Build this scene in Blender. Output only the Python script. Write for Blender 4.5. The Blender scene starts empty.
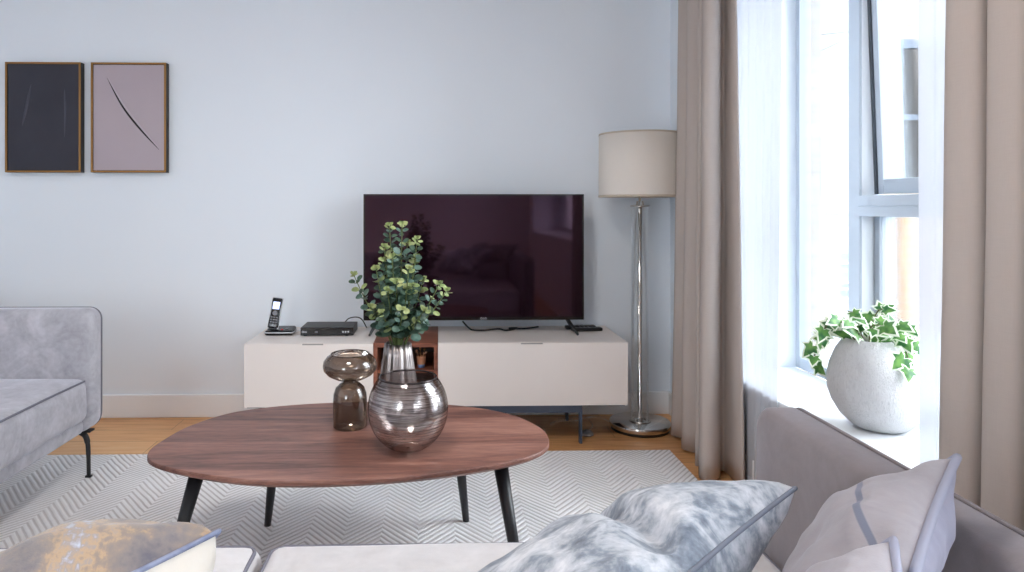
import bpy, bmesh, math, random
from mathutils import Vector, Matrix, noise
PI = math.pi
sc = bpy.context.scene
COL = sc.collection
random.seed(7)

# ------------------------------------------------------------------ materials
def lin(r, g, b):
    f = lambda c: (c / 12.92 if c <= .04045 else ((c + .055) / 1.055) ** 2.4)
    return (f(r / 255), f(g / 255), f(b / 255), 1)

class NT:
    def __init__(s, name):
        s.m = bpy.data.materials.new(name); s.m.use_nodes = True
        s.t = s.m.node_tree; s.t.nodes.clear()
        s.out = s.n('ShaderNodeOutputMaterial')
    def n(s, typ, **kw):
        nd = s.t.nodes.new(typ)
        for k, v in kw.items():
            if k.startswith('i_'):
                key = k[2:]
                key = int(key) if key.isdigit() else key.replace('_', ' ')
                if hasattr(v, 'is_linked') or isinstance(v, bpy.types.NodeSocket): s.t.links.new(v, nd.inputs[key])
                else: nd.inputs[key].default_value = v
            else: setattr(nd, k, v)
        return nd
    def link(s, a, b): s.t.links.new(a, b)
    def math(s, op, a, b=None):
        nd = s.n('ShaderNodeMath', operation=op)
        for i, v in enumerate((a, b)):
            if v is None: continue
            if isinstance(v, bpy.types.NodeSocket): s.link(v, nd.inputs[i])
            else: nd.inputs[i].default_value = v
        return nd.outputs[0]
    def coord(s, scale=(1, 1, 1), rot=(0, 0, 0), kind='Object'):
        tc = s.n('ShaderNodeTexCoord')
        mp = s.n('ShaderNodeMapping'); s.link(tc.outputs[kind], mp.inputs[0])
        mp.inputs['Scale'].default_value = scale; mp.inputs['Rotation'].default_value = rot
        return mp.outputs[0]
    def noise(s, vec, scale, detail=3, rough=.5, dist=0):
        nd = s.n('ShaderNodeTexNoise'); s.link(vec, nd.inputs['Vector'])
        nd.inputs['Scale'].default_value = scale; nd.inputs['Detail'].default_value = detail
        nd.inputs['Roughness'].default_value = rough; nd.inputs['Distortion'].default_value = dist
        return nd.outputs['Fac']
    def ramp(s, fac, stops, interp='LINEAR'):
        nd = s.n('ShaderNodeValToRGB'); s.link(fac, nd.inputs[0])
        cr = nd.color_ramp; cr.interpolation = interp
        while len(cr.elements) < len(stops): cr.elements.new(.5)
        for e, (p, c) in zip(cr.elements, stops):
            e.position = p; e.color = c if len(c) == 4 else (*c, 1)
        return nd.outputs['Color']
    def mix(s, fac, a, b, mode='MIX'):
        nd = s.n('ShaderNodeMix', data_type='RGBA', blend_type=mode)
        for k, v in ((0, fac), (6, a), (7, b)):
            if isinstance(v, bpy.types.NodeSocket): s.link(v, nd.inputs[k])
            else: nd.inputs[k].default_value = v
        return nd.outputs[2]
    def bump(s, h, strength=.2, dist=.01):
        nd = s.n('ShaderNodeBump'); s.link(h, nd.inputs['Height'])
        nd.inputs['Strength'].default_value = strength; nd.inputs['Distance'].default_value = dist
        return nd.outputs[0]
    def bsdf(s, color, rough=.5, metal=0, normal=None, **kw):
        p = s.n('ShaderNodeBsdfPrincipled')
        for k, v in (('Base Color', color), ('Roughness', rough), ('Metallic', metal)):
            if isinstance(v, bpy.types.NodeSocket): s.link(v, p.inputs[k])
            else: p.inputs[k].default_value = v
        if normal: s.link(normal, p.inputs['Normal'])
        for k, v in kw.items(): p.inputs[k.replace('_', ' ')].default_value = v
        s.link(p.outputs[0], s.out.inputs[0]); return p

def plain(name, c, rough=.5, metal=0, **kw):
    t = NT(name); t.bsdf(lin(*c), rough, metal, **kw); return t.m
def mottled(name, c1, c2, scale=8, rough=.6, metal=0, bump=0, bscale=60, **kw):
    t = NT(name); v = t.coord(); f = t.noise(v, scale, 4)
    nrm = t.bump(t.noise(v, bscale, 4), bump) if bump else None
    t.bsdf(t.ramp(f, [(.3, lin(*c1)), (.7, lin(*c2))]), rough, metal, nrm, **kw); return t.m

def velvet(name, c, dev=14, sheen=.5, stripe=None):
    t = NT(name); v = t.coord()
    a = t.noise(v, 6, 5, .6, 1.2); b = t.noise(v, 55, 3)
    f = t.math('ADD', t.math('MULTIPLY', a, .75), t.math('MULTIPLY', b, .25))
    lo = [max(0, k - dev) for k in c]; hi = [min(255, k + dev) for k in c]
    col = t.ramp(f, [(.32, lin(*lo)), (.66, lin(*hi))])
    if stripe:      # a sewn band across the cover, placed on the cover's own UV grid
        a_, b_, w_, sc_ = stripe
        sp = t.n('ShaderNodeSeparateXYZ'); t.link(t.n('ShaderNodeTexCoord').outputs['UV'], sp.inputs[0])
        q = t.math('ABSOLUTE', t.math('SUBTRACT', t.math('ADD', sp.outputs[1], t.math('MULTIPLY', sp.outputs[0], b_)), a_))
        col = t.mix(t.ramp(q, [(w_ * .85, (1, 1, 1)), (w_ * 1.1, (0, 0, 0))]), col, lin(*sc_))
    t.bsdf(col, .85, 0, t.bump(t.noise(v, 420, 2), .12, .002),
           Sheen_Weight=sheen, Sheen_Roughness=.4, Sheen_Tint=lin(225, 225, 235), Specular_IOR_Level=.15)
    return t.m

def thin_glass(name, tint=(1, 1, 1, 1), gloss=.08, rough=0.0, gcol=(1, 1, 1, 1), k=.8):
    t = NT(name)
    tr = t.n('ShaderNodeBsdfTransparent'); tr.inputs[0].default_value = tint
    gl = t.n('ShaderNodeBsdfGlossy'); gl.inputs['Roughness'].default_value = rough; gl.inputs['Color'].default_value = gcol
    lw = t.n('ShaderNodeLayerWeight'); lw.inputs[0].default_value = .25
    fac = t.math('MULTIPLY_ADD', lw.outputs['Fresnel'], k)
    fac.node.inputs[2].default_value = gloss
    mx = t.n('ShaderNodeMixShader'); t.link(fac, mx.inputs[0]); t.link(tr.outputs[0], mx.inputs[1]); t.link(gl.outputs[0], mx.inputs[2])
    t.link(mx.outputs[0], t.out.inputs[0]); return t.m

def walnut(name, dark, mid, light, axis_scale=(1.0, 9, 9), rough=.38):
    t = NT(name); v = t.coord(axis_scale)
    a = t.noise(v, 2.2, 6, .6, 1.0); b = t.noise(t.coord(tuple(k * 5 for k in axis_scale)), 6, 3)
    pl = t.noise(t.coord((.25, 7, 1)), 1.3, 0)
    f = t.math('ADD', t.math('MULTIPLY', a, .6), t.math('ADD', t.math('MULTIPLY', b, .2), t.math('MULTIPLY', pl, .25)))
    t.bsdf(t.ramp(f, [(.40, lin(*dark)), (.53, lin(*mid)), (.66, lin(*light))]), rough, 0, t.bump(b, .04, .003)); return t.m

M = {}
def wall_paint():
    t = NT('wall paint'); v = t.coord()
    t.bsdf(t.ramp(t.noise(v, 1.1, 2), [(.2, lin(227, 233, 240)), (.8, lin(231, 237, 243))]), .75, 0, t.bump(t.noise(v, 240, 3), .03, .002), Specular_IOR_Level=.25)
    return t.m
M['wall'] = wall_paint()
M['ceiling'] = plain('ceiling paint', (216, 217, 219), .9)
M['white_paint'] = plain('white satin paint', (236, 238, 240), .45)
M['sill'] = plain('white sill lacquer', (228, 231, 234), .35)
M['pvc'] = plain('white window profile', (226, 231, 236), .35)
M['alu'] = plain('grey window profile', (176, 186, 196), .4)
M['gasket'] = plain('dark rubber gasket', (60, 66, 74), .6)
M['glass'] = thin_glass('window glass', (.97, .98, .98, 1), .03)
def floor_mat():
    t = NT('oak planks'); v = t.coord()
    br = t.n('ShaderNodeTexBrick'); t.link(v, br.inputs['Vector'])
    br.offset = .37; br.squash = 1
    for k, val in (('Scale', 1), ('Mortar Size', .0016), ('Mortar Smooth', .1), ('Bias', 0), ('Brick Width', 1.35), ('Row Height', .165)): br.inputs[k].default_value = val
    br.inputs['Color1'].default_value = (0, 0, 0, 1); br.inputs['Color2'].default_value = (1, 1, 1, 1); br.inputs['Mortar'].default_value = (.5, .5, .5, 1)
    g = t.noise(t.coord((1.2, 14, 1)), 3, 6, .6, .8)
    f = t.math('ADD', t.math('MULTIPLY', g, .75), t.math('MULTIPLY', br.outputs['Color'], .25))
    c = t.ramp(f, [(.25, lin(188, 130, 80)), (.5, lin(222, 166, 110)), (.78, lin(236, 192, 140))])
    c = t.mix(t.math('MULTIPLY', br.outputs['Fac'], .6), c, lin(96, 64, 40))
    t.bsdf(c, .36, 0, t.bump(g, .05, .003)); return t.m
M['floor'] = floor_mat()
def rug_mat():
    t = NT('herringbone rug'); v = t.coord()
    sp = t.n('ShaderNodeSeparateXYZ'); t.link(v, sp.inputs[0])
    pp = t.math('PINGPONG', sp.outputs[0], .125)
    wob = t.math('MULTIPLY', t.noise(v, 9, 2), .012)
    s = t.math('ADD', t.math('ADD', sp.outputs[1], t.math('MULTIPLY', pp, 1.2)), wob)
    w = t.math('SINE', t.math('MULTIPLY', s, 2 * PI / .032))
    w = t.math('MULTIPLY_ADD', w, .5); w.node.inputs[2].default_value = .5
    big = t.noise(v, 1.6, 4, .6, .6); fine = t.noise(v, 130, 3)
    base = t.ramp(big, [(.35, lin(238, 237, 238)), (.65, lin(246, 245, 245))])
    line = t.ramp(big, [(.38, lin(176, 170, 169)), (.62, lin(214, 210, 209))])
    c = t.mix(t.ramp(w, [(.08, (0, 0, 0)), (.46, (1, 1, 1))]), line, base)
    c = t.mix(t.math('MULTIPLY', fine, .3), c, lin(206, 203, 203))
    h = t.math('ADD', w, t.math('MULTIPLY', fine, .5))
    t.bsdf(c, .9, 0, t.bump(h, .5, .006), Sheen_Weight=.2); return t.m
M['rug'] = rug_mat()
M['sofa'] = velvet('grey velvet', (172, 171, 178), 20, .7)
M['sofa_light'] = velvet('pale grey velvet', (196, 193, 194), 9, .4)
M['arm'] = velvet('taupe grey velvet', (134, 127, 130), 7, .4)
M['piping'] = plain('dark grey piping', (112, 111, 122), .8)
M['black_metal'] = plain('black powder coated steel', (24, 25, 29), .45)
M['blue_steel'] = plain('blue grey steel', (60, 70, 88), .4)
M['chrome'] = plain('chrome', (214, 210, 206), .07, 1)
M['base_black'] = plain('black plinth', (26, 22, 20), .4)
M['clear'] = thin_glass('clear acrylic', (.985, .99, .99, 1), .03, k=.45)
def linen(name, c1, c2, trans=0.0):
    t = NT(name)
    w1 = t.noise(t.coord((8, 8, 260)), 4, 3); w2 = t.noise(t.coord((260, 260, 8)), 4, 3)
    f = t.math('MULTIPLY_ADD', w1, .5); t.link(t.math('MULTIPLY', w2, .5), f.node.inputs[2])
    c = t.ramp(f, [(.2, lin(*c1)), (.8, lin(*c2))])
    d = t.n('ShaderNodeBsdfDiffuse'); t.link(c, d.inputs[0]); t.link(t.bump(f, .04, .001), d.inputs['Normal'])
    tl = t.n('ShaderNodeBsdfTranslucent'); t.link(c, tl.inputs[0])
    mx = t.n('ShaderNodeMixShader'); mx.inputs[0].default_value = trans
    t.link(d.outputs[0], mx.inputs[1]); t.link(tl.outputs[0], mx.inputs[2]); t.link(mx.outputs[0], t.out.inputs[0]); return t.m
M['shade'] = linen('beige lamp linen', (234, 227, 218), (242, 235, 227), .2)
M['shade_trim'] = linen('taupe lamp trim', (188, 174, 158), (198, 186, 170))
M['curtain'] = linen('taupe curtain cloth', (180, 169, 163), (190, 180, 173), .05)
M['curtain_seam'] = linen('taupe hem', (150, 140, 134), (160, 150, 144))
def sheer_mat():
    t = NT('white sheer voile')
    d = t.n('ShaderNodeBsdfDiffuse'); d.inputs[0].default_value = lin(236, 237, 242)
    tl = t.n('ShaderNodeBsdfTranslucent'); tl.inputs[0].default_value = lin(150, 154, 162)
    tr = t.n('ShaderNodeBsdfTransparent')
    m1 = t.n('ShaderNodeMixShader'); m1.inputs[0].default_value = .5; t.link(d.outputs[0], m1.inputs[1]); t.link(tl.outputs[0], m1.inputs[2])
    w = t.noise(t.coord((500, 500, 500)), 3, 1)
    f = t.math('MULTIPLY_ADD', w, .2); f.node.inputs[2].default_value = .02
    m2 = t.n('ShaderNodeMixShader'); t.link(f, m2.inputs[0]); t.link(m1.outputs[0], m2.inputs[1]); t.link(tr.outputs[0], m2.inputs[2])
    t.link(m2.outputs[0], t.out.inputs[0]); return t.m
M['sheer'] = sheer_mat()
M['cabinet'] = mottled('cream cabinet lacquer', (226, 217, 211), (230, 221, 215), 3, .42)
M['cabinet_side'] = M['cabinet']
M['slot'] = plain('shadow slot grey', (150, 145, 142), .6)
M['walnut'] = walnut('walnut veneer', (80, 51, 44), (124, 85, 74), (152, 110, 96), rough=.42)
M['walnut_box'] = walnut('walnut shelf veneer', (96, 54, 42), (136, 82, 62), (156, 100, 78))
M['dark_inside'] = plain('dark walnut lining', (44, 28, 24), .6)
def screen_mat():
    t = NT('television screen')
    t.bsdf(lin(22, 9, 16), .05, 0, None, Specular_IOR_Level=.5, Specular_Tint=lin(236, 190, 222)); return t.m
M['screen'] = screen_mat()
M['black_plastic'] = plain('black plastic', (13, 13, 16), .42)
M['black_gloss'] = plain('glossy black plastic', (12, 12, 15), .12)
M['grey_plastic'] = plain('grey plastic', (120, 122, 128), .4)
M['silver_plastic'] = plain('silver plastic', (190, 192, 196), .3, .4)
M['red'] = plain('red key', (200, 40, 50), .4)
M['white_print'] = plain('white print', (232, 232, 236), .5)
def lit(name, c, s):
    t = NT(name); e = t.n('ShaderNodeEmission'); e.inputs[0].default_value = lin(*c); e.inputs[1].default_value = s
    t.link(e.outputs[0], t.out.inputs[0]); return t.m
M['lcd'] = lit('lit phone display', (190, 205, 255), 1.1)
M['gold'] = plain('brass frame', (150, 110, 62), .4, .6)
M['frame_black'] = plain('black frame side', (22, 20, 22), .5)
M['canvas_dark'] = mottled('charcoal canvas', (50, 50, 60), (58, 58, 68), 4, .8, 0, .05, 200)
M['canvas_mauve'] = mottled('mauve canvas', (176, 163, 170), (182, 170, 176), 3, .85, 0, .05, 200)
M['stroke'] = plain('dark stroke', (30, 24, 28), .7)
M['stroke_dark'] = plain('charcoal stroke', (74, 74, 86), .8)
M['canvas_ridge'] = plain('mauve ridge', (188, 178, 184), .85)
M['smoke'] = thin_glass('smoked brown glass', (.42, .345, .29, 1), .06, .0)
def globe_mat():
    t = NT('mirrored scratched glass'); v = t.coord((1, 1, 1))
    lines = t.noise(t.coord((5, 5, 300)), 1.6, 3, .6, .3)
    big = t.noise(v, 9, 3)
    gl = t.n('ShaderNodeBsdfGlossy'); gl.inputs['Roughness'].default_value = .06
    t.link(t.ramp(lines, [(.44, lin(232, 226, 225)), (.60, lin(146, 138, 136))]), gl.inputs['Color'])
    t.link(t.bump(lines, .10, .003), gl.inputs['Normal'])
    tr = t.n('ShaderNodeBsdfTransparent'); tr.inputs[0].default_value = (.60, .57, .56, 1)
    sp = t.n('ShaderNodeSeparateXYZ'); t.link(v, sp.inputs[0])
    grad = t.n('ShaderNodeMapRange'); t.link(sp.outputs[2], grad.inputs[0])
    for k, val in ((1, .10), (2, .21), (3, .74), (4, .28)): grad.inputs[k].default_value = val
    fac = t.math('MULTIPLY', grad.outputs[0], t.ramp(lines, [(.40, (1, 1, 1)), (.6, (.62, .62, .62))]))
    mx = t.n('ShaderNodeMixShader'); t.link(fac, mx.inputs[0]); t.link(tr.outputs[0], mx.inputs[1]); t.link(gl.outputs[0], mx.inputs[2])
    t.link(mx.outputs[0], t.out.inputs[0]); return t.m
M['globe'] = globe_mat()
M['globe_rim'] = plain('dark glass rim', (70, 62, 62), .15, .7)
M['steel'] = plain('brushed silver', (168, 160, 158), .3, 1)
def leaf_mat(name, c1, c2, rough=.45):
    t = NT(name); v = t.coord(); oi = t.noise(v, 38, 2)
    t.bsdf(t.ramp(oi, [(.35, lin(*c1)), (.65, lin(*c2))]), rough, 0, None, Subsurface_Weight=0.0); return t.m
M['euc'] = leaf_mat('eucalyptus green', (34, 58, 44), (72, 98, 80))
M['euc_pale'] = leaf_mat('eucalyptus blue green', (66, 96, 86), (112, 138, 124))
M['euc_tip'] = leaf_mat('eucalyptus young tip', (124, 144, 88), (180, 188, 132))
M['euc_stem'] = plain('olive stem', (96, 110, 62), .6)
M['ivy_green'] = leaf_mat('ivy green', (38, 100, 48), (108, 158, 72))
M['ivy_white'] = plain('ivy cream margin', (232, 240, 220), .5)
M['ivy_stem'] = plain('ivy stem', (92, 98, 58), .6)
M['soil'] = mottled('dark soil', (54, 44, 34), (88, 74, 58), 40, .95, 0, .8, 60)
def pot_mat():
    t = NT('scored white ceramic'); v = t.coord()
    a = t.noise(t.coord((30, 30, 9), (.3, .2, 0)), 5, 4, .6, 1.5); b = t.noise(t.coord((70, 70, 14), (.5, -.3, .4)), 4, 3, .6, 1)
    h = t.math('ADD', a, b)
    t.bsdf(t.ramp(h, [(.6, lin(212, 211, 212)), (1.2, lin(234, 233, 234))]), .7, 0, t.bump(h, .9, .012)); return t.m
M['pot'] = pot_mat()
def marble_cloth(name, stops, scale=7, dist=2.5):
    t = NT(name); v = t.coord()
    f = t.math('ADD', t.math('MULTIPLY', t.noise(v, scale, 6, .62, dist), .8), t.math('MULTIPLY', t.noise(v, 90, 3), .2))
    t.bsdf(t.ramp(f, [(p, lin(*c)) for p, c in stops]), .7, 0, t.bump(t.noise(v, 500, 2), .1, .002), Sheen_Weight=.25); return t.m
M['marble'] = marble_cloth('marbled grey cloth', [(.34, (74, 84, 100)), (.44, (120, 130, 144)), (.52, (170, 176, 186)), (.64, (212, 214, 220))], 15, .6)
M['brown_cloth'] = marble_cloth('marbled brown cloth', [(.30, (84, 82, 92)), (.40, (112, 104, 104)), (.46, (128, 114, 104)), (.50, (160, 134, 106)), (.535, (136, 126, 122)), (.58, (160, 168, 188)), (.66, (208, 206, 204))], 5, 1.2)
M['cream'] = velvet('cream cloth', (200, 194, 186), 6, .2)
M['grey_cushion'] = velvet('lilac grey cushion cloth', (150, 150, 168), 8, .3)
M['grey_front'] = velvet('pale taupe cushion cloth', (182, 178, 184), 8, .35)
M['striped_big'] = velvet('pale taupe cloth with a diagonal band', (158, 153, 158), 9, .35, (.95, .45, .02, (112, 116, 132)))
M['striped_small'] = velvet('pale taupe cloth with a cross band', (164, 159, 164), 9, .35, (.42, .05, .07, (124, 128, 142)))
M['blue_piping'] = mottled('blue grey piping', (84, 92, 122), (150, 156, 176), 30, .8)
M['grey_piping'] = plain('light grey piping', (150, 152, 170), .8)
M['slate_piping'] = plain('slate piping', (112, 118, 132), .8)
def brick_mat(name, c1, c2, mortar, w=.215, h=.075, ax='XZ'):
    t = NT(name); tc = t.n('ShaderNodeTexCoord'); sp = t.n('ShaderNodeSeparateXYZ'); t.link(tc.outputs['Object'], sp.inputs[0])
    cb = t.n('ShaderNodeCombineXYZ')
    t.link(t.math('ADD', sp.outputs[0], sp.outputs[1]), cb.inputs[0]); t.link(sp.outputs[2], cb.inputs[1])
    br = t.n('ShaderNodeTexBrick'); t.link(cb.outputs[0], br.inputs['Vector'])
    for k, val in (('Scale', 1), ('Mortar Size', .006), ('Brick Width', w), ('Row Height', h)): br.inputs[k].default_value = val
    br.inputs['Color1'].default_value = lin(*c1); br.inputs['Color2'].default_value = lin(*c2); br.inputs['Mortar'].default_value = lin(*mortar)
    c = t.mix(t.math('MULTIPLY', t.noise(tc.outputs['Object'], 20, 4), .35), br.outputs['Color'], lin(*c2))
    t.bsdf(c, .9, 0, t.bump(br.outputs['Fac'], -.4, .006)); return t.m
M['brick'] = brick_mat('pale stock brick', (136, 126, 112), (152, 143, 130), (112, 110, 108))
M['brick_far'] = brick_mat('pale stock brick far', (116, 109, 98), (136, 129, 118), (146, 144, 140))
M['brick_tan'] = brick_mat('tan brick', (126, 96, 68), (138, 110, 82), (112, 106, 98))
M['paving'] = mottled('grey paving', (108, 113, 122), (124, 128, 136), 2, .9)
M['timber'] = walnut('weathered timber', (112, 100, 84), (130, 116, 100), (142, 130, 112), (9, 9, 1), .8)
M['slate'] = plain('slate grey metal', (80, 90, 104), .6)
M['white_metal'] = plain('white metal', (222, 226, 232), .5)
M['clay'] = mottled('copper clay cup', (168, 104, 70), (206, 160, 128), 30, .5)
M['cup_blue'] = plain('blue cup base', (120, 150, 196), .5)

# ------------------------------------------------------------------ geometry helpers
def add_box(bm, x0, x1, y0, y1, z0, z1, bev=0, seg=2, mi=0, mat=None):
    t = bmesh.new(); bmesh.ops.create_cube(t, size=1)
    for v in t.verts: v.co = Vector(((x0 + x1) / 2 + v.co.x * (x1 - x0), (y0 + y1) / 2 + v.co.y * (y1 - y0), (z0 + z1) / 2 + v.co.z * (z1 - z0)))
    if bev: bmesh.ops.bevel(t, geom=list(t.edges), offset=bev, segments=seg, profile=.5, affect='EDGES')
    merge(bm, t, mi, mat)
def merge(bm, t, mi=0, mat=None):
    if mat is not None: bmesh.ops.transform(t, matrix=mat, verts=t.verts)
    vs = [bm.verts.new(v.co) for v in t.verts]
    t.verts.index_update()
    for f in t.faces:
        try:
            nf = bm.faces.new([vs[v.index] for v in f.verts]); nf.material_index = mi if mi else f.material_index; nf.smooth = f.smooth
        except ValueError: pass
    t.free()
def add_tube(bm, pts, r, seg=10, closed=False, caps=True, mi=0):
    pts = [Vector(p) for p in pts]; n = len(pts)
    rs = r if isinstance(r, (list, tuple)) else [r] * n
    up = None; rings = []
    for i, p in enumerate(pts):
        a = pts[i - 1] if (i > 0 or closed) else pts[i]; b = pts[(i + 1) % n] if (i < n - 1 or closed) else pts[i]
        d = (b - a)
        d = d.normalized() if d.length > 1e-9 else Vector((0, 0, 1))
        if up is None:
            up = Vector((0, 0, 1)) if abs(d.z) < .9 else Vector((1, 0, 0))
        up = (up - d * up.dot(d))
        up = up.normalized() if up.length > 1e-6 else d.orthogonal().normalized()
        s = d.cross(up)
        rings.append([bm.verts.new(p + (up * math.cos(2 * PI * k / seg) + s * math.sin(2 * PI * k / seg)) * rs[i]) for k in range(seg)])
    m = n if closed else n - 1
    for i in range(m):
        a, b = rings[i], rings[(i + 1) % n]
        for k in range(seg):
            f = bm.faces.new((a[k], a[(k + 1) % seg], b[(k + 1) % seg], b[k])); f.smooth = True; f.material_index = mi
    if caps and not closed:
        for rg in (rings[0][::-1], rings[-1]):
            f = bm.faces.new(rg); f.material_index = mi
def add_lathe(bm, prof, c=(0, 0, 0), seg=48, mi=0, smooth=True):
    rings = []
    for r, z in prof:
        if r < 1e-6: rings.append([bm.verts.new((c[0], c[1], c[2] + z))])
        else: rings.append([bm.verts.new((c[0] + r * math.cos(2 * PI * k / seg), c[1] + r * math.sin(2 * PI * k / seg), c[2] + z)) for k in range(seg)])
    for a, b in zip(rings, rings[1:]):
        for k in range(seg):
            k2 = (k + 1) % seg
            q = [a[k % len(a)], a[k2 % len(a)], b[k2 % len(b)], b[k % len(b)]]
            q = list(dict.fromkeys(q))
            if len(q) >= 3:
                f = bm.faces.new(q); f.smooth = smooth; f.material_index = mi
def rbox(x0, x1, y0, y1, z0, z1, r=.04, dome=0, wrinkle=0, seed=0, ni=10, nc=4, front_dome=None):
    """soft rounded box with a bulged top"""
    c = Vector(((x0 + x1) / 2, (y0 + y1) / 2, (z0 + z1) / 2)); h = Vector(((x1 - x0) / 2, (y1 - y0) / 2, (z1 - z0) / 2))
    def axis(hh):
        rr = min(r, hh * .98)
        e = [-hh + rr * (1 - math.cos(i / nc * PI / 2)) for i in range(nc)]
        inner = [-(hh - rr) + 2 * (hh - rr) * i / ni for i in range(ni + 1)]
        return e + inner + [-k for k in reversed(e)]
    ax = [axis(h[i]) for i in range(3)]; bm = bmesh.new()
    for a in range(3):
        u, w = (a + 1) % 3, (a + 2) % 3
        for s in (-1, 1):
            g = []
            for uu in ax[u]:
                row = []
                for ww in ax[w]:
                    p = Vector((0, 0, 0)); p[a] = s * h[a]; p[u] = uu; p[w] = ww
                    row.append(bm.verts.new(p))
                g.append(row)
            for i in range(len(g) - 1):
                for j in range(len(g[0]) - 1):
                    q = (g[i][j], g[i + 1][j], g[i + 1][j + 1], g[i][j + 1])
                    bm.faces.new(q if s > 0 else q[::-1])
    bmesh.ops.remove_doubles(bm, verts=bm.verts, dist=1e-5)
    for v in bm.verts:
        p = v.co.copy(); inn = Vector([max(-(h[i] - min(r, h[i] * .98)), min(h[i] - min(r, h[i] * .98), p[i])) for i in range(3)])
        d = p - inn
        if d.length > 1e-9: p = inn + d.normalized() * min(r, min(h) * .98)
        if dome:
            uu, vv = p.x / h.x, p.y / h.y
            k = max(0, 1 - uu * uu) * max(0, 1 - vv * vv)
            p.z += dome * (k ** .7) * (1 if p.z > 0 else 0)
        if front_dome:
            k = max(0, 1 - (p.y / h.y) ** 2) * max(0, 1 - (p.z / h.z) ** 2)
            if abs(p.x) > h.x * .7: p.x += front_dome * k * (1 if p.x > 0 else -1)
        p += c
        if wrinkle:
            nv = noise.noise_vector(p * 9 + Vector((seed, 0, 0))) * wrinkle + noise.noise_vector(p * 26 + Vector((0, seed, 0))) * wrinkle * .4
            p += nv
        v.co = p
    for f in bm.faces: f.smooth = True
    return bm
def catmull(pts, sub=8, closed=False):
    out = []; n = len(pts); P = [Vector(p) for p in pts]
    rng = range(n) if closed else range(n - 1)
    for i in rng:
        g = lambda k: P[k % n] if closed else P[max(0, min(n - 1, k))]
        p0, p1, p2, p3 = g(i - 1), g(i), g(i + 1), g(i + 2)
        for s in range(sub):
            t = s / sub
            out.append(.5 * ((2 * p1) + (p2 - p0) * t + (2 * p0 - 5 * p1 + 4 * p2 - p3) * t * t + (3 * p1 - p0 - 3 * p2 + p3) * t ** 3))
    if not closed: out.append(P[-1])
    return out

def obj(name, bm, mats, parent=None, smooth=None, mods=None):
    me = bpy.data.meshes.new(name)
    bmesh.ops.recalc_face_normals(bm, faces=bm.faces)
    if smooth is not None:
        for f in bm.faces: f.smooth = smooth
    if parent is not None:
        loc = Vector((0, 0, 0)); q = parent
        while q is not None: loc += q.location; q = q.parent
        bmesh.ops.translate(bm, vec=-loc, verts=bm.verts)
    bm.to_mesh(me); bm.free()
    for m in (mats if isinstance(mats, (list, tuple)) else [mats]): me.materials.append(m)
    o = bpy.data.objects.new(name, me); COL.objects.link(o)
    if parent is not None: o.parent = parent
    return o
def rebase(o, loc):
    loc = Vector(loc); o.data.transform(Matrix.Translation(-loc)); o.location = loc; return o
def tag(o, label, cat, group=None):
    o['label'] = label; o['category'] = cat
    if group: o['group'] = group
    return o
def thing(name, label, cat, loc=(0, 0, 0), group=None):
    o = bpy.data.objects.new(name, None); COL.objects.link(o); o.location = loc; o.empty_display_size = .05
    return tag(o, label, cat, group)
def struct(name, bm, mats, parent=None, smooth=None):
    o = obj(name, bm, mats, parent, smooth)
    if parent is None: o['kind'] = 'structure'
    return o
def boxes(*bs, bev=0):
    bm = bmesh.new()
    for b in bs: add_box(bm, *b, bev=bev)
    return bm
def tubes(pts, r, seg=10, **k):
    bm = bmesh.new(); add_tube(bm, pts, r, seg, **k); return bm
def lathe(prof, c=(0, 0, 0), seg=48):
    bm = bmesh.new(); add_lathe(bm, prof, c, seg); return bm
def text_bm(txt, size, origin, depth=.0006):
    """text facing -Y, its left baseline end at origin"""
    cu = bpy.data.curves.new('lettering', 'FONT'); cu.body = txt; cu.size = size; cu.extrude = depth
    o = bpy.data.objects.new('lettering', cu); COL.objects.link(o)
    dg = bpy.context.evaluated_depsgraph_get(); me = bpy.data.meshes.new_from_object(o.evaluated_get(dg))
    bm = bmesh.new(); bm.from_mesh(me)
    bmesh.ops.transform(bm, matrix=Matrix.Translation(origin) @ Matrix.Rotation(PI / 2, 4, 'X'), verts=bm.verts)
    bpy.data.objects.remove(o); bpy.data.curves.remove(cu); bpy.data.meshes.remove(me)
    for f in bm.faces: f.material_index = 0
    return bm

# ------------------------------------------------------------------ the room
D, XR, XL, YB, ZC = 3.68, 1.25, -2.75, -2.6, 2.5
XO = 1.58                    # inner face of the window frames
struct('floor', boxes((XL, XR, YB, D, -.08, 0)), M['floor'])
struct('ceiling', boxes((XL, XR + .35, YB, D, ZC, ZC + .1)), M['ceiling'])
struct('wall_back', boxes((XL - .15, XR + .53, D, D + .15, -.08, ZC + .1)), M['wall'])
struct('wall_left', boxes((XL - .15, XL, YB, D, -.08, ZC + .1)), M['wall'])
W3 = (-2.6, -1.5)
struct('wall_rear', boxes((XL - .15, W3[0], YB - .15, YB, -.08, ZC + .1), (W3[1], XR + .53, YB - .15, YB, -.08, ZC + .1), (W3[0], W3[1], YB - .15, YB, 2.3, ZC + .1)), M['wall'])
WZ0, WZ1 = .41, 2.3
W1 = (1.1, 3.0); W2 = (-2.3, .45); WS2 = .80
struct('wall_right', boxes((XR, XR + .36, YB, W2[0], -.08, ZC + .1), (XR, XR + .36, W2[1], W1[0], -.08, ZC + .1), (XR, XR + .36, W1[1], D, -.08, ZC + .1),
       (XR, XR + .36, W2[0], W2[1], -.08, WS2 - .03), (XR, XR + .36, W1[0], W1[1], -.08, WZ0 - .03),
       (XR, XR + .36, W2[0], W2[1], WZ1, ZC + .1), (XR, XR + .36, W1[0], W1[1], WZ1, ZC + .1)), M['wall'])
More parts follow.
